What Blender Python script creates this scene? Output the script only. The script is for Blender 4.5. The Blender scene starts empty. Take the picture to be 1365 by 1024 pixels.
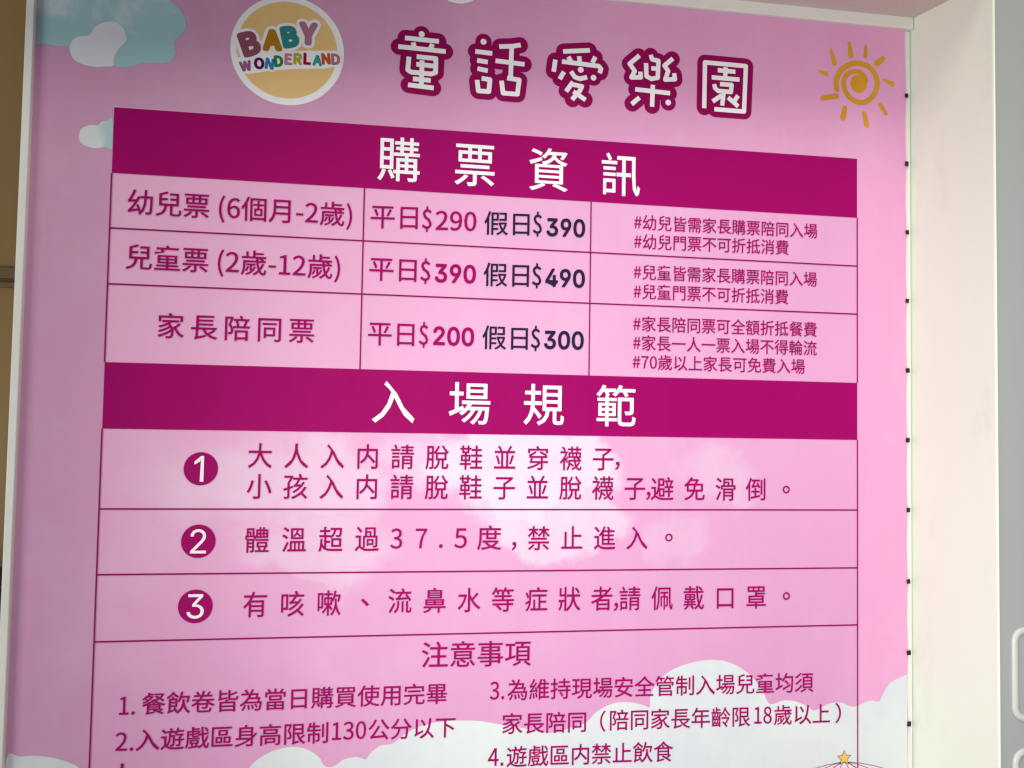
# A framed price banner hung in a white recess; every length is in metres, the
# board stands in the plane y = 0, x runs right, z up; the viewer is at y = -2.
import bpy, bmesh, math, random
from mathutils import Vector, Matrix
from mathutils.geometry import delaunay_2d_cdt, tessellate_polygon

random.seed(4)
scene = bpy.context.scene
COL = scene.collection

# ------------------------------------------------------------------ camera
cam_data = bpy.data.cameras.new('camera')
cam_data.sensor_width = 36.0
cam_data.lens = 36.0 * 1250.0 / 1365.0
cam_data.clip_start = 0.05
cam_data.clip_end = 60
cam = bpy.data.objects.new('camera', cam_data)
COL.objects.link(cam)
_R = Matrix([[0.98471316, -0.02482163, -0.17240615], [0.01675402, 0.99870234, -0.04809295], [0.17337617, 0.04446926, 0.9838512]])
_M = Matrix(((1, 0, 0), (0, 0, -1), (0, 1, 0)))
cam.matrix_world = Matrix.Translation((0, -2.0, 1.6)) @ (_M @ _R).to_4x4()
scene.camera = cam

# ------------------------------------------------------------------ room light
world = bpy.data.worlds.new('World')
scene.world = world
world.use_nodes = True
bg = world.node_tree.nodes['Background']
bg.inputs[0].default_value = (0.90, 0.93, 1.0, 1)
bg.inputs[1].default_value = 0.23


def lamp(name, kind, loc, target, energy, color, **kw):
    d = bpy.data.lights.new(name, kind)
    d.energy = energy
    d.color = color
    for k, v in kw.items():
        setattr(d, k, v)
    o = bpy.data.objects.new(name, d)
    COL.objects.link(o)
    o.location = loc
    o.rotation_euler = (Vector(target) - Vector(loc)).to_track_quat('-Z', 'Y').to_euler()
    return o


lamp('ceiling_light_panel', 'AREA', (0.9, -2.1, 4.3), (0.7, 0, 1.6), 48, (1.0, 0.92, 0.82),
     shape='RECTANGLE', size=2.2, size_y=1.2)
lamp('display_spot', 'SPOT', (-0.4, -2.6, 1.35), (0.86, 0, 1.38), 268, (1.0, 0.99, 0.96),
     spot_size=math.radians(62), spot_blend=1.0, shadow_soft_size=0.35)
lamp('reveal_fill_light', 'AREA', (-2.7, -1.9, 1.05), (1.31, -0.15, 1.0), 34, (0.97, 1.0, 0.96),  # added fill that brightens the side reveal, no actual window
     shape='RECTANGLE', size=1.4, size_y=1.0)
lamp('back_wall_fill_light', 'POINT', (-1.5, 0.0, 1.5), (0, 0, 0), 2.6, (1.0, 0.86, 0.55), shadow_soft_size=0.12)  # added, unseen: lifts the brown back wall

scene.view_settings.view_transform = 'Standard'
scene.view_settings.look = 'None'
scene.view_settings.exposure = 0.10
scene.cycles.filter_width = 1.35
scene.view_settings.gamma = 1.0
scene.view_settings.use_curve_mapping = False


# ------------------------------------------------------------------ materials
def lin(r, g, b):
    f = lambda c: c / 12.92 if c <= 0.04045 else ((c + 0.055) / 1.055) ** 2.4
    return (f(r / 255), f(g / 255), f(b / 255), 1)


class NT:
    """small helper round a material's node tree"""
    def __init__(s, name, rough=0.5, spec=0.3):
        s.m = bpy.data.materials.new(name)
        s.m.use_nodes = True
        s.t = s.m.node_tree
        s.b = s.t.nodes['Principled BSDF']
        s.b.inputs['Roughness'].default_value = rough
        s.b.inputs['Specular IOR Level'].default_value = spec
        tc = s.n('ShaderNodeTexCoord')
        s.co = tc.outputs['Object']

    def n(s, kind, **kw):
        nd = s.t.nodes.new(kind)
        for k, v in kw.items():
            setattr(nd, k, v)
        return nd

    def l(s, a, b):
        s.t.links.new(a, b)

    def val(s, x, sock):
        if hasattr(x, 'is_linked') or hasattr(x, 'links'):
            s.l(x, sock)
        else:
            sock.default_value = x

    def math(s, op, a, b=None, c=None, clamp=False):
        nd = s.n('ShaderNodeMath', operation=op, use_clamp=clamp)
        s.val(a, nd.inputs[0])
        if b is not None:
            s.val(b, nd.inputs[1])
        if c is not None:
            s.val(c, nd.inputs[2])
        return nd.outputs[0]

    def noise(s, scale, detail=3, vec=None, rough=0.55, dist=0.0):
        nd = s.n('ShaderNodeTexNoise')
        nd.inputs['Scale'].default_value = scale
        nd.inputs['Detail'].default_value = detail
        nd.inputs['Roughness'].default_value = rough
        nd.inputs['Distortion'].default_value = dist
        s.l(vec or s.co, nd.inputs['Vector'])
        return nd

    def smooth(s, x, a, b):
        nd = s.n('ShaderNodeMapRange', interpolation_type='SMOOTHSTEP')
        s.val(x, nd.inputs[0])
        nd.inputs[1].default_value = a
        nd.inputs[2].default_value = b
        return nd.outputs[0]

    def mix(s, f, a, b):
        nd = s.n('ShaderNodeMix', data_type='RGBA')
        s.val(f, nd.inputs[0])
        s.val(a, nd.inputs[6])
        s.val(b, nd.inputs[7])
        return nd.outputs[2]

    def bump(s, h, strength=0.1, dist=0.01):
        nd = s.n('ShaderNodeBump')
        nd.inputs['Strength'].default_value = strength
        nd.inputs['Distance'].default_value = dist
        s.l(h, nd.inputs['Height'])
        s.l(nd.outputs[0], s.b.inputs['Normal'])

    def ripple(s):
        """slack and creases of the vinyl, the same for every printed layer"""
        a = s.noise(1.9, 2)
        mp = s.n('ShaderNodeMapping')
        mp.inputs['Rotation'].default_value = (0, 0.35, 0)
        mp.inputs['Scale'].default_value = (5.0, 1, 0.8)
        s.l(s.co, mp.inputs[0])
        b = s.noise(1.5, 3, vec=mp.outputs[0])
        h = s.math('ADD', a.outputs[0], s.math('MULTIPLY', b.outputs[0], 0.22))
        s.bump(h, 0.6, 0.035)

    def color(s, c):
        s.val(c, s.b.inputs['Base Color'])
        return s.m


def ink(name, c, var=0.06, rough=0.6):
    """flat printed ink with the faint unevenness of a large-format print"""
    t = NT(name, rough, 0.07)
    n = t.noise(9, 4)
    t.ripple()
    d = tuple(max(0, x * (1 - var * 2)) for x in c[:3]) + (1,)
    return t.color(t.mix(n.outputs[0], d, tuple(min(1, x * (1 + var)) for x in c[:3]) + (1,)))


M = {}
M['magenta'] = ink('magenta_ink', (0.325, 0.0006, 0.118, 1))
M['deep'] = ink('deep_magenta_ink', (0.27, 0.002, 0.085, 1))
M['text'] = ink('plum_ink', (0.33, 0.0005, 0.118, 1))
M['line'] = ink('table_line_ink', (0.26, 0.001, 0.095, 1))
M['navy'] = ink('navy_ink', (0.022, 0.012, 0.05, 1))
M['white'] = ink('white_ink', (0.86, 0.86, 0.87, 1), 0.02)
M['gold'] = ink('gold_ink', (0.70, 0.34, 0.03, 1), 0.22)
M['orange_disc'] = ink('apricot_ink', (0.78, 0.53, 0.23, 1))
M['star'] = ink('star_ink', (0.80, 0.50, 0.10, 1))
M['grey_ink'] = ink('grey_ink', (0.25, 0.20, 0.24, 1))
M['pale_pink'] = ink('pale_pink_ink', (0.82, 0.60, 0.70, 1))


def banner_material():
    t = NT('banner_print', 0.6, 0.09)
    sep = t.n('ShaderNodeSeparateXYZ')
    t.l(t.co, sep.inputs[0])
    x, z = sep.outputs[0], sep.outputs[2]
    # printed watercolour sky: mauve at the left edge to candy pink at the right
    big = t.noise(1.3, 3)
    fx = t.smooth(t.math('ADD', x, t.math('MULTIPLY', t.math('SUBTRACT', big.outputs[0], .5), 0.7)), -0.7, 1.35)
    sky = t.mix(fx, (0.59, 0.30, 0.475, 1), (0.72, 0.335, 0.56, 1))
    # paler, translucent ground of the price table
    def box(x0, x1, z0, z1, e=0.0008):
        a = t.smooth(x, x0 - e, x0 + e)
        b = t.smooth(x, x1 + e, x1 - e)
        c = t.smooth(z, z0 - e, z0 + e)
        d = t.smooth(z, z1 + e, z1 - e)
        return t.math('MULTIPLY', t.math('MULTIPLY', a, b), t.math('MULTIPLY', c, d))
    tx0, tx1, tz1, tz0 = -0.48355, 1.16250, 2.24486, 0
    tab = box(tx0, tx1, 0.5, tz1)
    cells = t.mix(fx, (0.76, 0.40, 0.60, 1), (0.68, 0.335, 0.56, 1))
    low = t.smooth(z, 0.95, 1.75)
    cells = t.mix(low, t.mix(0.55, cells, (0.60, 0.27, 0.48, 1)), cells)  # lower cells tinted darker: falloff of the light put into the print colour
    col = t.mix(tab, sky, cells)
    # ragged white watercolour blooms in the middle of the sheet
    w1 = t.noise(5.5, 6, rough=0.62)
    w2 = t.noise(16, 5, rough=0.65)
    sub = t.n('ShaderNodeVectorMath', operation='SUBTRACT')
    t.l(w1.outputs['Color'], sub.inputs[0]); sub.inputs[1].default_value = (.5, .5, .5)
    sc = t.n('ShaderNodeVectorMath', operation='SCALE')
    t.l(sub.outputs[0], sc.inputs[0]); sc.inputs['Scale'].default_value = 0.26
    ad = t.n('ShaderNodeVectorMath', operation='ADD')
    t.l(sc.outputs[0], ad.inputs[0]); t.l(t.co, ad.inputs[1])
    s2 = t.n('ShaderNodeSeparateXYZ'); t.l(ad.outputs[0], s2.inputs[0])
    wx, wz = s2.outputs[0], s2.outputs[2]
    total = None
    for (cx, cz, rx, rz, amt, soft) in [(0.3824, 1.5149, 0.2532, 0.1211, 1.0, 0.3),
                                         (0.4507, 1.3937, 0.1863, 0.0808, 0.75, 0.35),
                                         (-0.0315, 1.4876, 0.148, 0.1399, 0.55, 0.45),
                                         (-0.1976, 1.4711, 0.2909, 0.1149, 0.5, 0.8),
                                         (-0.0583, 1.3401, 0.1859, 0.0848, 0.45, 0.6),
                                         (0.8284, 1.519, 0.1259, 0.0838, 0.35, 0.6),
                                         (0.7239, 1.3603, 0.0878, 0.0661, 0.25, 0.6),
                                         (0.1547, 1.5525, 0.0962, 0.0635, 0.5, 0.6),
                                         (-0.0573, 1.3015, 0.0921, 0.0385, 0.4, 0.5)]:
        dx = t.math('DIVIDE', t.math('SUBTRACT', wx, cx), rx)
        dz = t.math('DIVIDE', t.math('SUBTRACT', wz, cz), rz)
        d = t.math('SQRT', t.math('ADD', t.math('MULTIPLY', dx, dx), t.math('MULTIPLY', dz, dz)))
        m = t.math('MULTIPLY', t.smooth(d, 1.0, 1.0 - soft), amt)
        total = m if total is None else t.math('MAXIMUM', total, m)
    total = t.math('MULTIPLY', total, t.math('ADD', 0.55, t.math('MULTIPLY', w2.outputs[0], 0.8)), clamp=True)
    col = t.mix(t.math('MULTIPLY', total, 0.68), col, (0.76, 0.73, 0.80, 1))
    # faint mottling
    m1 = t.noise(3.2, 6, rough=0.6)
    col = t.mix(t.smooth(m1.outputs[0], 0.45, 0.75), col, t.mix(0.16, col, (0.80, 0.62, 0.76, 1)))
    t.ripple()
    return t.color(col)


def cloud_material(name, a, b, scale=3.0, lo=0.4, hi=0.62, bias=None):
    t = NT(name, 0.6, 0.09)
    n = t.noise(scale, 6, rough=0.62, dist=0.3)
    t.ripple()
    f = n.outputs[0]
    if bias:                               # drift from a to b along x
        sep = t.n('ShaderNodeSeparateXYZ'); t.l(t.co, sep.inputs[0])
        f = t.math('ADD', f, t.math('MULTIPLY', t.math('SUBTRACT', sep.outputs[0], bias[0]), bias[1]))
    return t.color(t.mix(t.smooth(f, lo, hi), a, b))


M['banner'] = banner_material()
M['cloud_low'] = cloud_material('low_cloud_print', (0.61, 0.64, 0.68, 1), (0.68, 0.71, 0.70, 1), 2.2)
M['cloud_teal'] = cloud_material('teal_cloud_print', (0.33, 0.53, 0.57, 1), (0.58, 0.66, 0.71, 1), 7, .5, .7)
M['cloud_white'] = cloud_material('white_cloud_print', (0.66, 0.68, 0.74, 1), (0.32, 0.50, 0.54, 1), 6, .45, .62, (-0.46, 4))
M['cloud_small'] = cloud_material('small_cloud_print', (0.64, 0.68, 0.70, 1), (0.42, 0.58, 0.58, 1), 6, .42, .6, (-0.50, 6))


def paint(name, c, rough=0.5, var=0.05, scale=6, bumpy=0.05, spec=0.3):
    t = NT(name, rough, spec)
    n = t.noise(scale, 5, rough=0.6)
    d = tuple(x * (1 - var) for x in c[:3]) + (1,)
    t.bump(t.noise(scale * 30, 3).outputs[0], bumpy, 0.002)
    # rubbed marks and hand dirt
    mp = t.n('ShaderNodeMapping'); mp.inputs['Scale'].default_value = (1, 1, 0.35)
    t.l(t.co, mp.inputs[0])
    g = t.noise(11, 6, vec=mp.outputs[0], rough=0.7)
    base = t.mix(n.outputs[0], d, c)
    return t.color(t.mix(t.math('MULTIPLY', t.smooth(g.outputs[0], 0.56, 0.78), 0.22), base, tuple(x * 0.6 for x in c[:3]) + (1,)))


def frame_paint():
    t = NT('chipped_white_frame_paint', 0.4, 0.4)
    n = t.noise(14, 4)
    col = t.mix(n.outputs[0], (0.70, 0.70, 0.65, 1), (0.80, 0.80, 0.75, 1))
    s = t.noise(26, 6, rough=0.7)
    col = t.mix(t.smooth(s.outputs[0], 0.71, 0.76), col, (0.16, 0.15, 0.13, 1))
    return t.color(col)


M['frame'] = frame_paint()
M['wall_white'] = paint('white_wall_paint', (0.84, 0.91, 0.77, 1), 0.55, 0.03, 2.5, 0.08)
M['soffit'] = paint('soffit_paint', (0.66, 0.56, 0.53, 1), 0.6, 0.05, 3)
M['grey'] = paint('grey_wall_paint', (0.40, 0.42, 0.415, 1), 0.35, 0.06, 3, 0.05)
M['moulding'] = paint('white_moulding_paint', (0.60, 0.63, 0.59, 1), 0.3, 0.03, 8)
M['black'] = paint('black_plastic', (0.012, 0.010, 0.011, 1), 0.4, 0.2, 20)
M['brown'] = None


def wood_material():
    t = NT('brown_board_finish', 0.45, 0.35)
    mp = t.n('ShaderNodeMapping'); mp.inputs['Scale'].default_value = (14, 1, 1.2)
    t.l(t.co, mp.inputs[0])
    n = t.noise(3, 6, vec=mp.outputs[0], rough=0.6)
    big = t.noise(1.2, 2)
    c = t.mix(n.outputs[0], (0.30, 0.185, 0.065, 1), (0.37, 0.23, 0.082, 1))
    return t.color(t.mix(t.math('MULTIPLY', big.outputs[0], .3), c, (0.28, 0.19, 0.08, 1)))


M['brown'] = wood_material()
M['brown_dark'] = paint('dark_brown_trim', (0.19, 0.13, 0.06, 1), 0.45, 0.1, 8)


# ------------------------------------------------------------------ objects
def link(name, mesh, mat, parent=None):
    mesh.materials.clear()
    mesh.materials.append(mat)
    o = bpy.data.objects.new(name, mesh)
    COL.objects.link(o)
    if parent:
        o.parent = parent
        o.matrix_parent_inverse = PINV.get(parent.name, Matrix.Identity(4))
    return o


PINV = {}


def thing(name, loc, label, category, group=None):
    o = bpy.data.objects.new(name, None)
    COL.objects.link(o)
    o.empty_display_size = 0.1
    o.location = loc
    o['label'] = label
    o['category'] = category
    if group:
        o['group'] = group
    PINV[o.name] = Matrix.Translation(-Vector(loc))
    return o


def structure(o):
    o['kind'] = 'structure'
    return o


def bm_mesh(name, bm):
    bmesh.ops.recalc_face_normals(bm, faces=bm.faces)
    me = bpy.data.meshes.new(name)
    bm.to_mesh(me)
    bm.free()
    return me


def box_mesh(name, x0, x1, y0, y1, z0, z1, bevel=0.0, seg=2):
    bm = bmesh.new()
    bmesh.ops.create_cube(bm, size=1)
    for v in bm.verts:
        v.co = Vector(((x0 + x1) / 2 + v.co.x * (x1 - x0), (y0 + y1) / 2 + v.co.y * (y1 - y0), (z0 + z1) / 2 + v.co.z * (z1 - z0)))
    if bevel:
        bmesh.ops.bevel(bm, geom=bm.edges[:], offset=bevel, segments=seg, affect='EDGES', profile=0.5)
    return bm_mesh(name, bm)


def smooth_poly(pts, n=6, closed=True):
    """Catmull-Rom through the points"""
    out, N = [], len(pts)
    rng = range(N) if closed else range(N - 1)
    for i in rng:
        if closed:
            p = [pts[(i + k - 1) % N] for k in range(4)]
        else:
            p = [pts[min(max(i + k - 1, 0), N - 1)] for k in range(4)]
        for j in range(n):
            t = j / n
            q = []
            for a in range(2):
                p0, p1, p2, p3 = (p[k][a] for k in range(4))
                q.append(0.5 * ((2 * p1) + (-p0 + p2) * t + (2 * p0 - 5 * p1 + 4 * p2 - p3) * t * t + (-p0 + 3 * p1 - 3 * p2 + p3) * t ** 3))
            out.append(tuple(q))
    if not closed:
        out.append(tuple(pts[-1]))
    return out


def union_mesh(name, polys, y):
    """merge overlapping convex/simple polygons (x, z) into one clean sheet at depth y"""
    co, faces = [], []
    for p in polys:
        a = sum(p[i][0] * p[(i + 1) % len(p)][1] - p[(i + 1) % len(p)][0] * p[i][1] for i in range(len(p)))
        if abs(a) < 1e-10:
            continue
        if a < 0:
            p = p[::-1]
        b = len(co)
        co += [Vector((u, v)) for u, v in p]
        faces.append(list(range(b, b + len(p))))
    vs, es, fs, ov, oe, of = delaunay_2d_cdt(co, [], faces, 1, 1e-6)
    keep = [f for f, src in zip(fs, of) if src]
    me = bpy.data.meshes.new(name)
    me.from_pydata([(v[0], y, v[1]) for v in vs], [], [tuple(f) for f in keep])
    return fix_normals(me)


def fix_normals(me):
    """printed sheets face the viewer (-y)"""
    bm = bmesh.new()
    bm.from_mesh(me)
    loose = [v for v in bm.verts if not v.link_faces]
    bmesh.ops.delete(bm, geom=loose, context='VERTS')
    bm.normal_update()
    for f in bm.faces:
        if f.normal.y > 0:
            f.normal_flip()
    bm.to_mesh(me)
    bm.free()
    return me


def disc(c, r, n=12, rz=None):
    rz = rz or r
    return [(c[0] + r * math.cos(2 * math.pi * k / n), c[1] + rz * math.sin(2 * math.pi * k / n)) for k in range(n)]


def stroke_polys(pts, r0, r1=None, n=10, cap=True):
    r1 = r0 if r1 is None else r1
    out = []
    N = len(pts)
    R_ = [r0 + (r1 - r0) * i / max(1, N - 1) for i in range(N)]
    for i in range(N):
        if cap or 0 < i < N - 1:
            out.append(disc(pts[i], R_[i], n))
    for i in range(N - 1):
        (ax, az), (bx, bz) = pts[i], pts[i + 1]
        L_ = math.hypot(bx - ax, bz - az)
        if L_ < 1e-7:
            continue
        nx, nz = -(bz - az) / L_, (bx - ax) / L_
        ra, rb = R_[i], R_[i + 1]
        out.append([(ax + nx * ra, az + nz * ra), (bx + nx * rb, bz + nz * rb), (bx - nx * rb, bz - nz * rb), (ax - nx * ra, az - nz * ra)])
    return out


def fill_poly(pts):
    """triangles of one simple polygon"""
    tri = tessellate_polygon([[Vector((p[0], p[1], 0)) for p in pts]])
    return [[pts[i] for i in t] for t in tri]


# --- type: glyph outlines come from the built-in font
def builtin_font(fname):
    """one of the typefaces that ship inside Blender itself; the default face if absent"""
    try:
        import os
        p = os.path.join(bpy.utils.system_resource('DATAFILES'), 'fonts', fname)
        return bpy.data.fonts.load(p) if os.path.exists(p) else None
    except Exception:
        return None


_GLYPHS = {}
_NORM = {}
FONT = {'sans': builtin_font('Noto Sans CJK Regular.woff2'), 'grotesk': builtin_font('Inter.woff2')}


def embolden(v, f, r):
    """grow a filled outline by r all round"""
    cnt = {}
    for q in f:
        for i in range(len(q)):
            e = (q[i], q[(i + 1) % len(q)])
            k = (min(e), max(e))
            cnt[k] = cnt.get(k, 0) + 1
    co, faces = [], []

    def put(p):
        a = sum(p[i][0] * p[(i + 1) % len(p)][1] - p[(i + 1) % len(p)][0] * p[i][1] for i in range(len(p)))
        if abs(a) < 1e-13:
            return
        b = len(co)
        co.extend(Vector((u, w)) for u, w in (p if a > 0 else p[::-1]))
        faces.append(list(range(b, b + len(p))))
    for q in f:
        put([v[i] for i in q])
    ends = set()
    for (a, b), n in cnt.items():
        if n == 1:
            (ax, ay), (bx, by) = v[a], v[b]
            L_ = math.hypot(bx - ax, by - ay)
            if L_ < 1e-9:
                continue
            nx, ny = -(by - ay) / L_ * r, (bx - ax) / L_ * r
            put([(ax + nx, ay + ny), (bx + nx, by + ny), (bx - nx, by - ny), (ax - nx, ay - ny)])
            ends |= {a, b}
    for a in ends:
        put(disc(v[a], r, 7))
    vs, es, fs, ov, oe, of = delaunay_2d_cdt(co, [], faces, 1, 1e-7)
    return [(p[0], p[1]) for p in vs], [tuple(q) for q, src in zip(fs, of) if src]


def embolden_runs(v, f, r):
    """embolden letter by letter: group the islands that share the same stretch of x"""
    root = list(range(len(v)))

    def find(a):
        while root[a] != a:
            root[a] = root[root[a]]
            a = root[a]
        return a
    for q in f:
        for i in q[1:]:
            root[find(i)] = find(q[0])
    isl = {}
    for q in f:
        isl.setdefault(find(q[0]), []).append(q)
    span = sorted((min(v[i][0] for q in qs for i in q) - r, max(v[i][0] for q in qs for i in q) + r, k) for k, qs in isl.items())
    groups, end = [], -1e9
    for a, b, k in span:
        if a > end:
            groups.append([])
        groups[-1] += isl[k]
        end = max(end, b)
    V, F = [], []
    for g in groups:
        ids = sorted({i for q in g for i in q})
        m = {i: n for n, i in enumerate(ids)}
        gv, gf = embolden([v[i] for i in ids], [tuple(m[i] for i in q) for q in g], r)
        b = len(V)
        V += gv
        F += [tuple(b + i for i in q) for q in gf]
    return V, F


def text_mesh(s, em, bold=0.0, res=3, face='sans'):
    key = (s, round(em, 6), bold, res, face)
    if key in _GLYPHS:
        return _GLYPHS[key]
    c = bpy.data.curves.new('type', 'FONT')
    c.body = s
    c.size = em
    if FONT[face]:
        c.font = FONT[face]
    c.resolution_u = res
    o = bpy.data.objects.new('type', c)
    COL.objects.link(o)
    bpy.context.view_layer.update()
    me = bpy.data.meshes.new_from_object(o)
    bpy.data.objects.remove(o)
    bpy.data.curves.remove(c)
    k, dy = _NORM.get(face, (1.0, 0.0))
    v = [(p.co.x * k, p.co.y * k + dy * em) for p in me.vertices]
    f = [tuple(p.vertices) for p in me.polygons]
    bpy.data.meshes.remove(me)
    if bold:
        v, f = embolden_runs(v, f, bold * em)
    _GLYPHS[key] = (v, f)
    return v, f


for _face, _ch, _h, _bot in (('sans', '國', 0.877, -0.083), ('grotesk', '0', 0.70, -0.009)):
    _v, _f = text_mesh(_ch, 1.0, 0.0, 3, _face)
    _a, _b = min(p[1] for p in _v), max(p[1] for p in _v)
    _k = _h / (_b - _a)
    _NORM[_face] = (_k, _bot - _a * _k)
    _GLYPHS.clear()


def em_mid(s):
    return 0.375 if any(ord(ch) > 0x2E00 for ch in s) else 0.345


def add_run(acc, s, l, r, em, bold=0.0, face='sans'):
    """a natural run whose ink spans l..r (mid-height points), em tall"""
    v, f = text_mesh(s, em, bold, 3, face)
    x0, x1 = min(p[0] for p in v), max(p[0] for p in v)
    mid = em_mid(s) * em
    b = len(acc[0])
    for px, py in v:
        t = (px - x0) / (x1 - x0)
        acc[0].append((l[0] + (r[0] - l[0]) * t, l[1] + (r[1] - l[1]) * t + py - mid))
    acc[1].extend(tuple(b + i for i in q) for q in f)


def add_glyph(acc, ch, c, em, bold=0.0, sx=1.0, ink_centre=False, rot=0.0, face='sans'):
    v, f = text_mesh(ch, em, bold, 3, face)
    if ink_centre or ch in ',.。、' or ord(ch) < 0x2E00:
        ox = (min(p[0] for p in v) + max(p[0] for p in v)) / 2
        oz = (min(p[1] for p in v) + max(p[1] for p in v)) / 2
    else:
        ox, oz = 0.5 * em, 0.375 * em
    b = len(acc[0])
    cr, sr = math.cos(rot), math.sin(rot)
    for px, py in v:
        dx, dz = (px - ox) * sx, py - oz
        acc[0].append((c[0] + dx * cr - dz * sr, c[1] + dx * sr + dz * cr))
    acc[1].extend(tuple(b + i for i in q) for q in f)


def lettering(acc, mat, y, parent, label=None, name='lettering'):
    me = bpy.data.meshes.new(name)
    me.from_pydata([(p[0], y, p[1]) for p in acc[0]], [], acc[1])
    fix_normals(me)
    o = link(name, me, mat, parent)
    if label:
        o['label'] = label
    return o


def spaced(acc, s, a, b, em, bold=0.0, sx=0.96):
    n = len(s)
    for i, ch in enumerate(s):
        t = i / (n - 1)
        add_glyph(acc, ch, (a[0] + (b[0] - a[0]) * t, a[1] + (b[1] - a[1]) * t), em, bold, sx)


# ------------------------------------------------------------------ the recess and walls
# side reveal of the recess, the soffit above, the grey wall outside, the brown room behind
DEP = 0.285
XR = 1.30579                  # plane of the white reveal
ZS = 2.59478                  # soffit at the board
ZS2 = 2.55759                # soffit height at the outer lip

bm = bmesh.new()
prof = [(XR, 0.35), (XR, -DEP + 0.004), (XR + 0.0007, -DEP + 0.001), (XR + 0.0022, -DEP), (XR + 0.0035, -DEP), (XR + 0.0035, 0.35)]
lo = [bm.verts.new((x, y, 0.0)) for x, y in prof]
hi = [bm.verts.new((x, y, 3.3)) for x, y in prof]
for i in range(len(prof)):
    j = (i + 1) % len(prof)
    bm.faces.new((lo[i], lo[j], hi[j], hi[i]))
bm.faces.new(lo)
bm.faces.new(hi)
structure(link('wall_reveal', bm_mesh('wall_reveal', bm), M['wall_white']))

bm = bmesh.new()
pr = [(0.35, ZS), (0.0, ZS), (-DEP, ZS2), (-DEP, ZS2 + 0.8), (0.35, ZS2 + 0.8)]
a = [bm.verts.new((-0.66, y, z)) for y, z in pr]
b = [bm.verts.new((XR, y, z)) for y, z in pr]
for i in range(len(pr)):
    j = (i + 1) % len(pr)
    bm.faces.new((a[i], a[j], b[j], b[i]))
bm.faces.new(a)
bm.faces.new(b)
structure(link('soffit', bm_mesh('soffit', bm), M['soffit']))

gx0 = XR + 0.004
wall = structure(link('grey_wall', box_mesh('grey_wall', gx0, 3.4, -DEP + 0.003, -DEP + 0.25, 0, 3.3), M['grey']))


def ring_moulding(x0, x1, z0, z1, rad, r, y):
    """rounded-rectangle bead with a round section"""
    path = []
    for cx, cz, a0 in ((x1 - rad, z1 - rad, 0), (x0 + rad, z1 - rad, 90), (x0 + rad, z0 + rad, 180), (x1 - rad, z0 + rad, 270)):
        for k in range(7):
            an = math.radians(a0 + 15 * k)
            path.append(((cx + rad * math.cos(an), cz + rad * math.sin(an)), (math.cos(an), math.sin(an))))
    bm = bmesh.new()
    rings = []
    for (px, pz), (nx, nz) in path:
        ring = []
        for k in range(10):
            t = 2 * math.pi * k / 10
            ring.append(bm.verts.new((px + nx * r * math.cos(t), y - r * 0.7 * math.sin(t), pz + nz * r * math.cos(t))))
        rings.append(ring)
    for i in range(len(rings)):
        A, B = rings[i], rings[(i + 1) % len(rings)]
        for k in range(10):
            bm.faces.new((A[k], A[(k + 1) % 10], B[(k + 1) % 10], B[k])).smooth = True
    return bm_mesh('moulding', bm)


ym = -DEP + 0.003
for (z0, z1), lab in (((1.03367, 1.20881), 'upper'), ((1.03367 - (1.20881 - 1.03367) - 0.06694, 1.03367 - 0.06694), 'lower')):
    link('moulding', ring_moulding(1.34533, 1.34533 + 0.42, z0, z1, 0.022, 0.0075, ym), M['moulding'], wall)

back = structure(link('back_wall', box_mesh('back_wall', -3.2, -0.2, 0.55, 0.62, 0, 3.2), M['brown']))
for zz, hh, dd, nm in ((1.94254, 0.014, 0.022, 'trim'), (1.97317, 0.03, 0.012, 'trim')):
    link(nm, box_mesh(nm, -3.2, -0.2, 0.55 - dd, 0.549, zz - hh / 2, zz + hh / 2, 0.003), M['brown_dark'], back)
t = thing('storage_box', (-0.95, 0.4, 1.05903), 'black box standing in the gap left of the white sign frame', 'box')
link('case', box_mesh('case', -1.25, -0.72, 0.3, 0.52, 1.05903, 1.21632, 0.01), M['black'], t)
link('lid', box_mesh('lid', -1.26, -0.71, 0.29, 0.53, 1.21632 + 0.001, 1.21632 + 0.02, 0.006), M['black'], t)
t = thing('low_counter', (-0.95, 0.4, 0.0), 'pale pinkish counter under the black box left of the sign', 'counter')
link('counter_body', box_mesh('counter_body', -2.2, -0.72, 0.28, 0.54, 0, 1.05903 - 0.032, 0.004), M['soffit'], t)
link('counter_top', box_mesh('counter_top', -2.22, -0.70, 0.26, 0.545, 1.05903 - 0.031, 1.05903 - 0.001, 0.004), M['soffit'], t)
floor = structure(link('floor', box_mesh('floor', -4, 4, -5, 1.2, -0.05, 0), M['grey']))

# ------------------------------------------------------------------ the sign
BX0, BX1 = -0.63853, 1.29035          # printed sheet
BZ0, BZ1 = 0.62, 2.56590
FX0 = -0.64783 - 0.006                        # outer edge of the left rail
sign = thing('price_sign', ((BX0 + BX1) / 2, 0.02, BZ0 - 0.03),
             'large pink ticket price banner with white frame, magenta bands and cloud artwork, filling the recess', 'sign')


def rail(name, x0, x1, y0, y1, z0, z1):
    return link(name, box_mesh(name, x0, x1, y0, y1, z0, z1, 0.0018), M['frame'], sign)


rail('frame_rail', FX0, BX0, -0.016, 0.03, BZ0 - 0.03, BZ1 + 0.03)
rail('frame_rail', BX0 + 0.0005, XR - 0.0025, -0.010, 0.03, BZ1 + 0.0005, ZS - 0.0005)
rail('frame_rail', BX1 - 0.022, XR - 0.0025, 0.004, 0.03, BZ0, BZ1)
rail('frame_rail', BX0 + 0.0005, XR - 0.0025, -0.010, 0.03, BZ0 - 0.03, BZ0 - 0.0005)

CLIPS = [2.40703, 2.24261, 2.07937, 1.91640, 1.75284, 1.58958, 1.42750, 1.26314, 1.09998, 0.93801, 0.77601, 0.61401]


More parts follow.
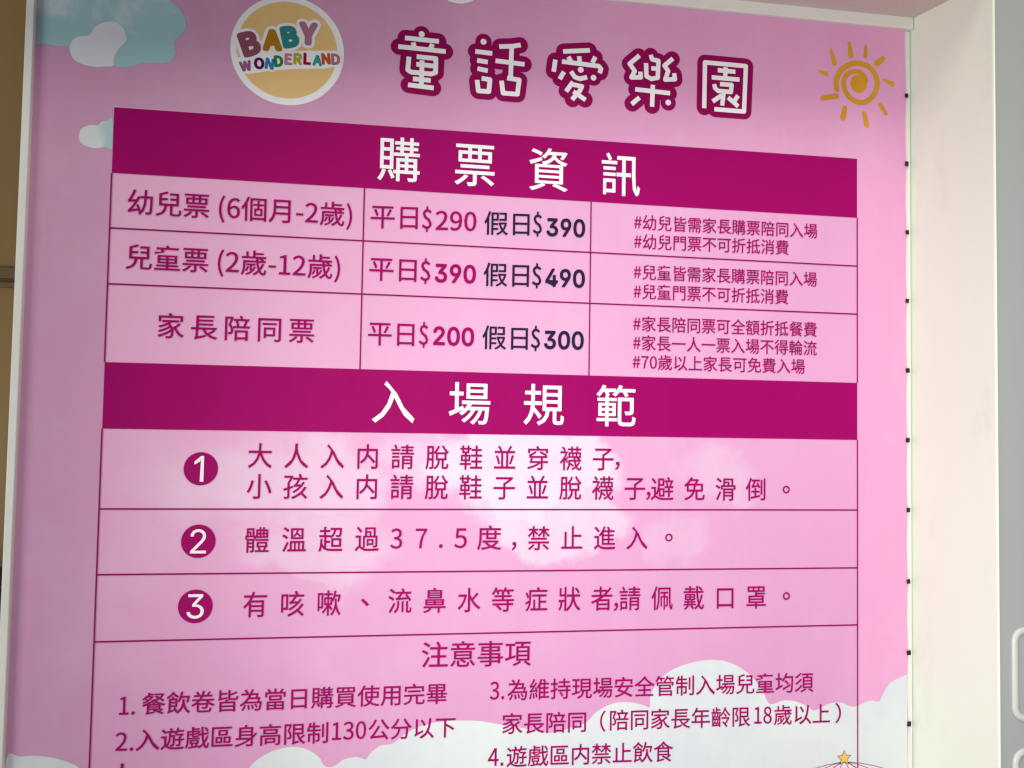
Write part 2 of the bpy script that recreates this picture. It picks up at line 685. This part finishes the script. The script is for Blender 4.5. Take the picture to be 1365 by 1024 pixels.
def edge_x(z):
    """right edge of the vinyl: pulled out at each clip, slack between"""
    x = BX1
    for a_, b_ in zip(CLIPS, CLIPS[1:]):
        if b_ <= z <= a_:
            x -= 0.0028 * math.sin(math.pi * (a_ - z) / (a_ - b_))
    if z > CLIPS[0]:
        x -= 0.004 * min(1, (z - CLIPS[0]) / 0.12)
    return x


bm = bmesh.new()
NX, NZ = 24, 120
grid = []
for j in range(NZ + 1):
    z = BZ0 + (BZ1 - BZ0) * j / NZ
    ex = edge_x(z)
    row = []
    for i in range(NX + 1):
        u = 1 - (1 - i / NX) ** 1.6
        row.append(bm.verts.new((BX0 + (ex - BX0) * u, 0.0, z)))
    grid.append(row)
for j in range(NZ):
    for i in range(NX):
        bm.faces.new((grid[j][i], grid[j][i + 1], grid[j + 1][i + 1], grid[j + 1][i]))
r = bmesh.ops.extrude_face_region(bm, geom=bm.faces[:])
for v in r['geom']:
    if isinstance(v, bmesh.types.BMVert):
        v.co.y += 0.0012
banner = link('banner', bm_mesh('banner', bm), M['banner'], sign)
PINV[banner.name] = Matrix.Identity(4)

# clips that hold the right edge of the vinyl
def clip_mesh():
    bm = bmesh.new()
    # a little bent strap: over the hem, round the cord
    sec = [(-0.0062, -0.0030), (0.0010, -0.0042), (0.0040, -0.0020), (0.0048, 0.0020)]
    h = 0.0052
    A = [bm.verts.new((x, y, -h)) for x, y in sec] + [bm.verts.new((x, y + 0.002, -h)) for x, y in reversed(sec)]
    B = [bm.verts.new((x, y, h)) for x, y in sec] + [bm.verts.new((x, y + 0.002, h)) for x, y in reversed(sec)]
    n = len(A)
    for i in range(n):
        j = (i + 1) % n
        bm.faces.new((A[i], A[j], B[j], B[i]))
    bm.faces.new(A)
    bm.faces.new(B)
    return bm_mesh('clip', bm)


cm = clip_mesh()
cm.materials.append(M['black'])
for z in CLIPS:
    o = bpy.data.objects.new('clip', cm)
    COL.objects.link(o)
    o.parent = sign
    o.matrix_parent_inverse = PINV[sign.name]
    o.location = (BX1 + 0.001 + random.uniform(-.0006, .0006), 0, z)
    o.scale = (random.uniform(.8, 1.0), 1, random.uniform(.8, 1.05))
    o.rotation_euler[1] = random.uniform(-0.15, 0.15)

# ---- printed artwork, each layer a hair in front of the last
Y1, Y2, Y3, Y4, Y5 = -0.0004, -0.0008, -0.0012, -0.0016, -0.0020


def art(name, polys, y, mat, label=None):
    o = link(name, union_mesh(name, polys, y), mat, banner)
    if label:
        o['label'] = label
    return o


def clipx(pts, x0=None, x1=None, z1=None):
    return [(min(max(p[0], x0 if x0 is not None else -9), x1 if x1 is not None else 9), min(p[1], z1 if z1 is not None else 9)) for p in pts]


# top left clouds
teal = [(-0.64197, 2.37103),(-0.62043, 2.36291),(-0.59476, 2.36055),(-0.56341, 2.36255),(-0.53753, 2.36172),(-0.52283, 2.35366),(-0.50499, 2.33961),(-0.48722, 2.32863),(-0.46537, 2.32735),(-0.44510, 2.33220),(-0.43218, 2.33958),(-0.38813, 2.34255),(-0.37223, 2.35418),(-0.36757, 2.37039),(-0.37188, 2.38900),(-0.35328, 2.41129),(-0.34868, 2.43078),(-0.35757, 2.45220),(-0.37604, 2.47109),(-0.40021, 2.48461),(-0.45193, 2.48900),(-0.53905, 2.48349),(-0.65294, 2.47215)]
art('cloud_print', fill_poly(clipx(smooth_poly(teal, 5), x0=BX0 + 0.001, z1=BZ1 - 0.001)), Y1, M['cloud_teal'], 'teal watercolour cloud at the top left corner')
whitec = [(-0.57311, 2.35393),(-0.57083, 2.36966),(-0.55843, 2.38322),(-0.53705, 2.38827),(-0.52755, 2.40476),(-0.51348, 2.41545),(-0.49480, 2.42032),(-0.47712, 2.41412),(-0.46640, 2.39939),(-0.46441, 2.38387),(-0.47973, 2.36369),(-0.48777, 2.34421),(-0.48866, 2.32851),(-0.50450, 2.32560),(-0.52606, 2.32300),(-0.54776, 2.32660),(-0.56530, 2.33597)]
art('cloud_print', fill_poly(smooth_poly(whitec, 5)), Y2, M['cloud_white'], 'white cloud in front of the teal cloud')
TX0, TX1 = tx_left, tx_right = -0.48355, 1.16250
smallc = [(-0.54917, 2.17710),(-0.54505, 2.19360),(-0.53033, 2.20240),(-0.51457, 2.20356),(-0.50623, 2.21193),(-0.49549, 2.21428),(-0.48778, 2.22106),(-0.48247, 2.19350),(-0.48266, 2.15780),(-0.50002, 2.15893),(-0.51572, 2.15552),(-0.53157, 2.15751),(-0.54473, 2.16508)]
art('cloud_print', fill_poly(clipx(smooth_poly(smallc, 5), x1=TX0 - 0.001)), Y1, M['cloud_small'], 'small white cloud beside the upper magenta band')
topc = [(0.18574, 2.54224),(0.19417, 2.53136),(0.20904, 2.52779),(0.22553, 2.52771),(0.24197, 2.53266),(0.25343, 2.54049),(0.25984, 2.55289)]
art('cloud_print', fill_poly(clipx(smooth_poly(topc, 4), z1=BZ1 - 0.001)), Y1, M['white'], 'white scallop cut by the top edge')

# bottom clouds
c1 = [(-0.63733, 0.94108),(-0.61170, 0.94572),(-0.58027, 0.94582),(-0.54704, 0.93933),(-0.51903, 0.92941),(-0.49909, 0.91546),(-0.47411, 0.87943),(-0.46678, 0.79204),(-0.64262, 0.80197)]
art('cloud_print', fill_poly(clipx(smooth_poly(c1, 4), x0=BX0 + 0.001)), Y1, M['cloud_low'], 'pale cloud at the bottom left corner')
c2 = [(-0.18767, 0.88047),(-0.17806, 0.90393),(-0.16084, 0.92114),(-0.13160, 0.93641),(-0.09596, 0.94321),(-0.06577, 0.93743),(-0.03967, 0.92043),(-0.02708, 0.90169),(-0.00884, 0.90012),(0.01063, 0.91294),(0.03652, 0.91715),(0.05584, 0.91174),(0.06405, 0.92209),(0.08529, 0.93806),(0.11156, 0.94159),(0.13915, 0.96207),(0.17802, 0.97760),(0.22689, 0.98357),(0.28918, 0.98129),(0.33444, 0.97257),(0.39149, 0.96177),(0.44909, 0.95008),(0.49031, 0.95962),(0.52514, 0.96948),(0.54830, 0.99104),(0.58345, 1.00749),(0.61900, 1.00953),(0.65486, 1.00187),(0.66860, 0.99655),(0.67007, 1.02079),(0.68524, 1.04953),(0.71605, 1.07469),(0.76107, 1.08983),(0.80915, 1.09598),(0.85773, 1.08730),(0.90052, 1.06134),(0.93105, 1.02567),(0.94909, 0.99444),(0.97965, 1.00089),(1.01039, 0.99821),(1.04130, 0.98551),(1.05773, 0.97660),(1.09067, 0.98969),(1.12196, 0.99201),(1.15340, 0.98170),(1.19248, 0.99389),(1.21585, 0.99143),(1.22432, 1.00555),(1.24319, 1.03128),(1.26966, 1.04413),(1.29623, 1.05191),(1.31711, 1.03934),(1.32500, 0.69093),(-0.19194, 0.77653)]
art('cloud_print', fill_poly(clipx(smooth_poly(c2, 4), x1=BX1 - 0.0035)), Y1, M['cloud_low'], 'wide bank of pale clouds along the bottom right')

# sun doodle
def px_sun(pts, n=4):
    return smooth_poly(pts, n, False)


sun = []
outer = [(1.11167, 2.40871),(1.10977, 2.42734),(1.12119, 2.45336),(1.14507, 2.47063),(1.16520, 2.47505),(1.19116, 2.47005),(1.20850, 2.45256),(1.21522, 2.42966),(1.20647, 2.40372),(1.19007, 2.38714),(1.17181, 2.38123),(1.15075, 2.38676),(1.13548, 2.40167),(1.12881, 2.42263),(1.13359, 2.44094),(1.14697, 2.45193),(1.16518, 2.45525),(1.17958, 2.44835),(1.18629, 2.43450)]
sun += stroke_polys(px_sun(outer), 0.0068, 0.0056)
sun += [disc((1.16707, 2.42574), 0.0215, 20)]
for a_, b_, r0, r1 in (((1.14223, 2.52256),(1.14700, 2.49238),.0022,.0042),((1.09549, 2.50404),(1.10501, 2.47081),.0012,.0042),((1.18488, 2.51734),(1.18407, 2.49379),.0020,.0034),((1.21339, 2.47825),(1.22989, 2.49233),.0044,.0036),
                       ((1.06805, 2.44801),(1.08604, 2.44237),.0018,.0034),((1.22976, 2.44168),(1.25303, 2.43273),.0016,.0040),((1.07473, 2.38436),(1.11072, 2.39255),.0036,.0042),((1.13165, 2.36559),(1.12689, 2.34201),.0034,.0046),
                       ((1.18041, 2.35678),(1.18709, 2.32859),.0032,.0042),((1.22187, 2.37972),(1.23730, 2.35929),.0034,.0026)):
    sun += stroke_polys([a_, ((a_[0] + b_[0]) / 2 + .0008, (a_[1] + b_[1]) / 2), b_], r0 * 1.6, r1 * 1.6)
art('sun_print', sun, Y1, M['gold'], 'hand drawn gold spiral sun in the top right corner')

# ---- title: five drawn characters, white strokes on a fat magenta outline
def sub(ox, oy, k, *pts):
    return [(ox, oy, k)] + list(pts)


TITLE = {
 'tong': [[(0.13867, 2.45122),(0.13871, 2.44956)],[(0.10492, 2.43989),(0.17476, 2.43870)],[(0.12130, 2.42979),(0.12310, 2.42168)],[(0.16189, 2.43008),(0.15881, 2.42152)],[(0.09087, 2.41965),(0.18991, 2.41761)],
          [(0.13083, 2.40086),(0.17066, 2.40016),(0.17048, 2.36949),(0.16161, 2.36544),(0.11785, 2.36592),(0.11049, 2.37025),(0.11231, 2.39761)],[(0.13038, 2.38430),(0.16775, 2.38334)],[(0.14075, 2.39180),(0.14030, 2.33726)],[(0.12381, 2.35158),(0.15866, 2.35114)],[(0.11363, 2.33757),(0.16550, 2.33517)]],
 'hua': [[(0.27426, 2.44677),(0.27427, 2.44627)],[(0.25811, 2.42358),(0.29217, 2.42236)],[(0.26262, 2.40391),(0.28256, 2.40227)],[(0.26379, 2.38563),(0.28291, 2.38306)],[(0.27329, 2.36471),(0.28991, 2.36357),(0.28790, 2.33668),(0.26470, 2.33650),(0.26181, 2.35877)],
         [(0.31106, 2.43913),(0.33864, 2.44241),(0.35539, 2.44643)],[(0.33699, 2.44058),(0.33566, 2.37153)],[(0.30329, 2.40656),(0.36451, 2.40422)],[(0.32982, 2.37021),(0.35501, 2.36808),(0.35135, 2.33588),(0.31955, 2.33586),(0.31576, 2.36151)]],
 'ai': [[(0.45480, 2.44079),(0.51231, 2.44839)],[(0.46611, 2.42817),(0.47049, 2.42174)],[(0.49012, 2.43110),(0.49113, 2.42011)],[(0.52635, 2.43337),(0.52129, 2.42268)],[(0.43547, 2.41874),(0.43242, 2.39475)],[(0.45256, 2.41766),(0.48688, 2.41634),(0.53525, 2.41447),(0.54052, 2.40894),(0.53803, 2.40018)],
        [(0.49395, 2.40246),(0.49395, 2.40246)],[(0.47257, 2.39557),(0.48044, 2.38517),(0.49251, 2.38192),(0.50709, 2.38652)],[(0.52348, 2.38702),(0.52348, 2.38702)],[(0.45463, 2.39322),(0.44715, 2.37903)],
        [(0.47548, 2.37202),(0.46206, 2.35228)],[(0.47554, 2.36779),(0.49704, 2.36528),(0.49287, 2.35560),(0.47600, 2.33474)],[(0.47920, 2.35111),(0.50432, 2.33612)]],
 'le': [[(0.62837, 2.44563),(0.60661, 2.42568),(0.61907, 2.41039),(0.61134, 2.39513),(0.63329, 2.39694),(0.63229, 2.40805)],[(0.65658, 2.44894),(0.65932, 2.44054),(0.67441, 2.43837),(0.67301, 2.39936),(0.65800, 2.39553),(0.64647, 2.40062),(0.64530, 2.42897)],[(0.65953, 2.41982),(0.67192, 2.42000)],
        [(0.70725, 2.44553),(0.68871, 2.42834),(0.69771, 2.41698),(0.69078, 2.39650),(0.71391, 2.39927),(0.71202, 2.41124)],[(0.62216, 2.36852),(0.70084, 2.36620)],[(0.66169, 2.38032),(0.66039, 2.33372)],[(0.62940, 2.34935),(0.61375, 2.33526)],[(0.69837, 2.34441),(0.69838, 2.34389)]],
 'yuan': [[(0.78431, 2.33980),(0.78536, 2.44439),(0.88461, 2.44407),(0.88057, 2.33756),(0.81051, 2.33746)],[(0.81806, 2.42881),(0.85722, 2.42859)],[(0.83529, 2.43551),(0.83450, 2.41618)],[(0.80368, 2.41101),(0.86737, 2.41101)],
          [(0.82372, 2.39693),(0.85010, 2.39733),(0.84838, 2.38056),(0.81747, 2.38071),(0.81019, 2.38623),(0.80832, 2.39394)],[(0.83110, 2.37918),(0.82765, 2.34923)],[(0.82480, 2.36995),(0.80586, 2.35625)],[(0.84300, 2.36614),(0.86497, 2.34949)],[(0.86484, 2.37224),(0.85580, 2.35840)]],
}
CN = {'tong': 'first', 'hua': 'second', 'ai': 'third', 'le': 'fourth', 'yuan': 'fifth'}
SW = 0.0051
for key, strokes in TITLE.items():
    back_p, front_p = [], []
    for s in strokes:
        back_p += stroke_polys(s, 0.0182, n=16)
        if math.dist(s[0], s[-1]) < 0.002 and len(s) == 2:
            front_p.append(disc(s[0], SW * 1.3, 16))
            continue
        q = [list(p) for p in s]
        for e, f_ in ((0, 1), (-1, -2)):      # square ends
            d_ = math.dist(s[e], s[f_])
            for a_ in (0, 1):
                q[e][a_] += (s[e][a_] - s[f_][a_]) / d_ * SW * 0.35
        front_p += stroke_polys([tuple(p) for p in q], SW, n=12, cap=False)
    art('character_outline', back_p, Y2, M['deep'])
    art('title_character', front_p, Y3, M['white'])

# ---- round logo
LC, LR = (-0.14239, 2.39076), 0.11702
ringp = [disc(LC, LR, 72, LR * 1.0)]
art('logo_ring', ringp, Y1, M['white'])
art('logo_disc', [disc((LC[0] - 0.001, LC[1] + 0.001), LR * 0.885, 72)], Y2, M['orange_disc'])

BABY = [('B', (-0.22028, 2.39854), .061, 20, (0.27, 0.075, 0.125)), ('A', (-0.17469, 2.40986), .052, 3, (0.42, 0.20, 0.012)), ('B', (-0.13874, 2.42036), .053, 13, (0.035, 0.24, 0.24)), ('Y', (-0.10098, 2.43026), .056, 0, (0.42, 0.17, 0.27))]
WON = [('W', (-0.22723, 2.34987), .025, 14, (0.30, 0.10, 0.24)), ('O', (-0.20002, 2.35779), .029, 5, (0.10, 0.008, 0.09)), ('N', (-0.17862, 2.35881), .028, -6, (0.03, 0.22, 0.45)), ('D', (-0.16038, 2.36600), .029, 6, (0.03, 0.22, 0.08)),
       ('E', (-0.14050, 2.37174), .029, 0, (0.50, 0.20, 0.33)), ('R', (-0.12123, 2.37420), .029, 0, (0.44, 0.40, 0.03)), ('L', (-0.10186, 2.37587), .030, 0, (0.38, 0.0, 0.04)), ('A', (-0.08079, 2.37444), .027, 0, (0.03, 0.30, 0.30)),
       ('N', (-0.06294, 2.37922), .029, 6, (0.50, 0.09, 0.02)), ('D', (-0.04257, 2.38016), .029, 4, (0.45, 0.14, 0.20))]
halo = []
for ch, c, em, rt, colr in BABY + WON:
    acc = ([], [])
    big = em > 0.03
    v, f = text_mesh(ch, em, 0.0, 2)
    add_glyph(acc, ch, c, em, 0.0, 1.0, True, math.radians(rt))
    fat = 0.0048 if big else 0.0019
    polys = []
    for q in acc[1]:
        p = [acc[0][i] for i in q]
        polys += [p]
        for i in range(len(p)):
            polys += stroke_polys([p[i], p[(i + 1) % len(p)]], fat, n=6)
    art('logo_letter', polys, Y4, ink('logo_ink', colr + (1,)))
    for q in acc[1]:
        p = [acc[0][i] for i in q]
        halo += [p]
        for i in range(len(p)):
            halo += stroke_polys([p[i], p[(i + 1) % len(p)]], 0.0112 if big else 0.0062, n=8)
halo += fill_poly([(-0.24817, 2.36487),(-0.20138, 2.37854),(-0.15713, 2.38723),(-0.11706, 2.39236),(-0.03912, 2.39919),(-0.03516, 2.36696),(-0.06630, 2.35783),(-0.11602, 2.35364),(-0.16521, 2.34628),(-0.22294, 2.33344),(-0.23521, 2.33721)])
art('logo_letter_backing', halo, Y3, M['white'])

# ---- the table: magenta bands, thin rules
def quad(name, pts, y, mat, label=None):
    return art(name, [pts], y, mat, label)


def band(a, b, c, d, label):
    return quad('header_band', [a, b, c, d], Y2, M['magenta'], label)


def fit(a, b, x0, x1):
    """line through a, b cut at x0 and x1"""
    s = (b[1] - a[1]) / (b[0] - a[0])
    return (x0, a[1] + s * (x0 - a[0])), (x1, a[1] + s * (x1 - a[0]))


HL = [((-0.48710, 2.24288), (1.16496, 2.24661)), ((-0.48377, 2.10727), (1.16328, 2.10665)), ((-0.48267, 1.99420), (1.16184, 1.99296)), ((-0.48222, 1.88004), (1.16116, 1.88042)),
      ((-0.48161, 1.72130), (1.16062, 1.72051)), ((-0.48254, 1.58727), (1.16143, 1.58840)), ((-0.48249, 1.42683), (1.16202, 1.42729)), ((-0.48277, 1.29631), (1.16188, 1.29532)), ((-0.48294, 1.16401), (1.16343, 1.16580))]
HL = [fit(a, b, TX0, TX1) for a, b in HL]
LW = 0.00165


def hline(k, label):
    a, b = HL[k]
    quad('table_line', [(a[0], a[1] - LW), (b[0], b[1] - LW), (b[0], b[1] + LW), (a[0], a[1] + LW)], Y3, M['line'])


band(HL[0][0], HL[0][1], HL[1][1], HL[1][0], 'upper magenta band')
band(HL[4][0], HL[4][1], HL[5][1], HL[5][0], 'lower magenta band')
for k in (2, 3, 6, 7, 8):
    hline(k, None)


def vline(pts):
    w = LW * 0.9
    pl = [(p[0] - w, p[1]) for p in pts] + [(p[0] + w, p[1]) for p in reversed(pts)]
    art('table_line', fill_poly(pl), Y4, M['line'])


zb = BZ0 + 0.005
vline([(TX0, HL[1][0][1]), (TX0, HL[4][0][1])])
vline([(TX0, HL[5][0][1]), (TX0, zb)])
vline([(TX1, HL[1][1][1]), (TX1, HL[4][1][1])])
vline([(TX1, HL[5][1][1]), (TX1, zb)])
for cx in (0.02445, 0.52159):
    f = (cx - TX0) / (TX1 - TX0)
    zz = lambda k: HL[k][0][1] + (HL[k][1][1] - HL[k][0][1]) * f
    vline([(cx, zz(1)), (cx, zz(4))])


def run(s, l, r, em, mat='text', bold=0.0, label=None, y=Y4):
    acc = ([], [])
    add_run(acc, s, l, r, em, bold)
    return lettering(acc, M[mat], y, banner, label)


def runs(items, mat='text', label=None):
    acc = ([], [])
    for it in items:
        add_run(acc, *it)
    return lettering(acc, M[mat], Y4, banner, label)


# headings
def heading(s, a, b, em, sx):
    for i, ch in enumerate(s):
        t = i / (len(s) - 1)
        acc = ([], [])
        add_glyph(acc, ch, (a[0] + (b[0] - a[0]) * t, a[1] + (b[1] - a[1]) * t), em, 0.007, sx)
        lettering(acc, M['white'], Y4, banner, None, 'heading_character')


heading('購票資訊', (0.09639, 2.17332), (0.58855, 2.17142), 0.10220, 0.93)
heading('入場規範', (0.09619, 1.65325), (0.58424, 1.65463), 0.09731, 0.98)

# first column
E1 = 0.05538
B0 = 0.009
run('幼兒票 (6個月-2歲)', (-0.45068, 2.04996), (0.00028, 2.04760), E1, bold=B0)
run('兒童票 (2歲-12歲)', (-0.45041, 1.93745), (-0.02192, 1.93435), E1, bold=B0)
acc = ([], [])
spaced(acc, '家長陪同票', (-0.35924, 1.79857), (-0.09766, 1.79812), E1, B0, 1.0)
lettering(acc, M['text'], Y4, banner)

# second column: weekday and holiday prices
E2 = 0.05562
EN = 0.05480
EB = 0.05480
ED = 0.05643
BB = 0.030
runs([('平日', (0.03887, 2.04735), (0.13921, 2.04958), E2, 0.008), ('$', (0.14811, 2.04731), (0.16907, 2.04733), ED, 0.014), ('290', (0.17721, 2.04485), (0.26600, 2.04697), EN, 0.014)])
runs([('假日', (0.28328, 2.04627), (0.38341, 2.04878), E2, 0.008), ('$', (0.39094, 2.04919), (0.41110, 2.04946), ED, 0.014)], 'navy')
runs([('390', (0.42128, 2.04502), (0.50871, 2.04641), EB, BB, 'grotesk')], 'navy', 'bold navy price digits')
runs([('平日', (0.03884, 1.93557), (0.13894, 1.93569), E2, 0.008), ('$', (0.14698, 1.93460), (0.16836, 1.93461), ED, 0.014)])
runs([('390', (0.17792, 1.93229), (0.26699, 1.93307), EB, BB, 'grotesk')], 'text', 'bold magenta price digits')
runs([('假日', (0.28370, 1.93399), (0.38390, 1.93572), E2, 0.008), ('$', (0.39059, 1.93536), (0.41153, 1.93531), ED, 0.014)], 'navy')
runs([('490', (0.42030, 1.93339), (0.50971, 1.93405), EB, BB, 'grotesk')], 'navy', 'bold navy price digits')
runs([('平日', (0.03946, 1.79763), (0.13713, 1.79776), E2, 0.008), ('$', (0.14704, 1.79730), (0.16659, 1.79715), ED, 0.014)])
runs([('200', (0.17719, 1.79719), (0.26579, 1.79694), EB, BB, 'grotesk')], 'text', 'bold magenta price digits')
runs([('假日', (0.28344, 1.79705), (0.38363, 1.79778), E2, 0.008), ('$', (0.39029, 1.79784), (0.41083, 1.79770), ED, 0.014)], 'navy')
runs([('300', (0.41956, 1.79634), (0.50899, 1.79715), EB, BB, 'grotesk')], 'navy', 'bold navy price digits')

# third column: remarks
E3 = 0.03657
B3 = 0.010
run('#幼兒皆需家長購票陪同入場', (0.62106, 2.06686), (1.06246, 2.06959), E3, bold=B3)
run('#幼兒門票不可折抵消費', (0.62154, 2.02339), (0.99126, 2.02744), E3, bold=B3)
run('#兒童皆需家長購票陪同入場', (0.62124, 1.95484), (1.06128, 1.95681), E3, bold=B3)
run('#兒童門票不可折抵消費', (0.62155, 1.91108), (0.99047, 1.91309), E3, bold=B3)
run('#家長陪同票可全額折抵餐費', (0.62130, 1.83886), (1.06087, 1.84047), E3, bold=B3)
run('#家長一人一票入場不得輪流', (0.62159, 1.79633), (1.06092, 1.79744), E3, bold=B3)
run('#70歲以上家長可免費入場', (0.62102, 1.75386), (1.03149, 1.75436), E3, bold=B3)

# numbered rules
E4 = 0.05551
for n_, c, dl in (('1', (-0.29087, 1.50865), 0), ('2', (-0.29109, 1.36180), 0), ('3', (-0.29280, 1.23094), 0)):
    art('number_disc', [disc(c, 0.0338, 40)], Y3, M['magenta'] if n_ != '3' else M['magenta'])
    if n_ == '1':                      # a plain grotesque one, no foot
        w = 0.0036
        x_, z_ = c[0] + 0.0022, c[1]
        art('number', [[(x_ - w, z_ - 0.0262), (x_ + w, z_ - 0.0262), (x_ + w, z_ + 0.0262), (x_ - w * 0.6, z_ + 0.0262)],
                       [(x_ - w * 0.6, z_ + 0.0262), (x_ - w, z_ + 0.0150), (x_ - 0.0150, z_ + 0.0085), (x_ - 0.0150, z_ + 0.0145)],
                       [(x_ - w, z_ - 0.02), (x_ + w, z_ - 0.02), (x_ + w, z_ + 0.02), (x_ - w, z_ + 0.0152), (x_ - w * 0.62, z_ + 0.0262)]], Y4, M['white'])
        continue
    acc = ([], [])
    add_glyph(acc, n_, c, 0.07045, 0.002, 1.0, face='grotesk')
    lettering(acc, M['white'], Y4, banner, None, 'number')


def rule(parts):
    for it in parts:
        if len(it) == 3 and isinstance(it[2], tuple):
            n = len(it[0])
            todo = [(ch, (it[1][0] + (it[2][0] - it[1][0]) * i / (n - 1), it[1][1] + (it[2][1] - it[1][1]) * i / (n - 1)), 0.93) for i, ch in enumerate(it[0])]
        else:
            todo = [(it[0], it[1], 1.0)]
        for ch, c, sx in todo:
            acc = ([], [])
            add_glyph(acc, ch, c, E4, 0.008, sx)
            lettering(acc, M['text'], Y4, banner, None, 'character')


rule([('大人入内請脫鞋並穿襪子', (-0.17455, 1.53657), (0.55626, 1.53814)), (',', (0.58888, 1.52334))])
rule([('小孩入内請脫鞋子並脫襪子', (-0.17469, 1.47352), (0.62925, 1.47419)), (',', (0.66048, 1.45784)), ('避', (0.69242, 1.47289)), ('免滑倒', (0.76768, 1.47331), (0.91419, 1.47327)), ('。', (0.98677, 1.47332), 1.0)])
rule([('體溫超過', (-0.17586, 1.36378), (0.04761, 1.36510)), ('37', (0.10868, 1.36582), (0.16106, 1.36595)), ('.', (0.20276, 1.34967)), ('5', (0.24473, 1.36597)), ('度', (0.30632, 1.36671)), (',', (0.36051, 1.34889)),
      ('禁止進入', (0.41461, 1.36538), (0.63490, 1.36526)), ('。', (0.70872, 1.36600), 1.0)])
rule([('有咳嗽', (-0.17519, 1.23257), (-0.02772, 1.23335)), ('、', (0.04641, 1.23377)), ('流鼻水等症狀者', (0.11898, 1.23579), (0.55735, 1.23413)), (',', (0.58909, 1.21579)), ('請佩戴口罩', (0.62076, 1.23321), (0.91492, 1.23229)), ('。', (0.98782, 1.23377), 1.0)])

# notes below the table
run('注意事項', (0.16707, 1.12204), (0.40168, 1.12070), 0.05756, bold=0.008)
E5 = 0.04619
E6 = 0.04696
ED5 = 0.04770
ED6 = 0.04938
runs([('1.', (-0.43194, 1.03629), (-0.40219, 1.03601), ED5, 0.006), ('餐飲卷皆為當日購買使用完畢', (-0.38879, 1.03925), (0.22223, 1.04140), E5, 0.009)])
runs([('2.', (-0.43653, 0.96601), (-0.40260, 0.96538), ED5, 0.006), ('入遊戲區身高限制', (-0.39845, 0.96845), (-0.02200, 0.96937), E5, 0.009), ('130', (-0.01442, 0.97029), (0.05519, 0.97068), ED5, 0.009), ('公分以下', (0.05979, 0.97157), (0.24145, 0.97057), E5, 0.009)])
runs([('3.', (0.31332, 1.04246), (0.34456, 1.04259), ED6, 0.009), ('為維持現場安全管制入場兒童均須', (0.35152, 1.04364), (1.05399, 1.03977), E6, 0.009)])
runs([('家長陪同', (0.34139, 0.97310), (0.52512, 0.97108), E6, 0.009), ('（', (0.55611, 0.97074), (0.56873, 0.97060), E6, 0.009), ('陪同家長年齡限', (0.57831, 0.97186), (0.90186, 0.96881), E6, 0.009),
      ('18', (0.91165, 0.96978), (0.95367, 0.96927), ED6, 0.009), ('歲以上', (0.95852, 0.96927), (1.09435, 0.96863), E6, 0.009), ('）', (1.10722, 0.96901), (1.12159, 0.96901), E6, 0.009)])
runs([('4.', (0.31198, 0.90376), (0.34536, 0.90342), ED6, 0.009), ('遊戲區内禁止飲食', (0.35183, 0.90361), (0.72280, 0.89981), E6, 0.009)])
runs([('上', (-0.44134, 0.90263), (-0.40044, 0.90221), E5, 0.03)])

# ---- star and tent top at the lower right
SC = (1.12931, 0.86770)


def star(c, ro, ri):
    return [(c[0] + (ro if k % 2 == 0 else ri) * math.sin(math.pi * k / 5), c[1] + (ro if k % 2 == 0 else ri) * math.cos(math.pi * k / 5)) for k in range(10)]


art('star_outline', fill_poly(star(SC, 0.0188, 0.0090)), Y3, M['grey_ink'])
art('star_print', fill_poly(star(SC, 0.0150, 0.0070)), Y4, M['star'])
zc = SC[1] - 0.008
tent = []
for k, (dx, m_) in enumerate(((-0.20, 'grey_ink'), (-0.13, 'grey_ink'), (-0.07, 'deep'), (-0.025, 'grey_ink'), (0.025, 'grey_ink'), (0.07, 'deep'), (0.13, 'grey_ink'), (0.20, 'grey_ink'))):
    pts = [(SC[0] + dx * (1 - (1 - t / 8) ** 1.7) * 1.0, zc - 0.085 * (t / 8) ** 1.35) for t in range(9)]
    art('tent_seam', stroke_polys(pts, 0.0009, n=6, cap=False), Y3, M[m_])
a_ = [(SC[0] - 0.20 * (1 - (1 - t / 8) ** 1.7), zc - 0.085 * (t / 8) ** 1.35) for t in range(9)]
b_ = [(SC[0] + 0.20 * (1 - (1 - t / 8) ** 1.7), zc - 0.085 * (t / 8) ** 1.35) for t in range(9)]
art('tent_print', fill_poly(a_ + b_[::-1][:-1]), Y2, M['pale_pink'], 'pale pink tent roof under the star')
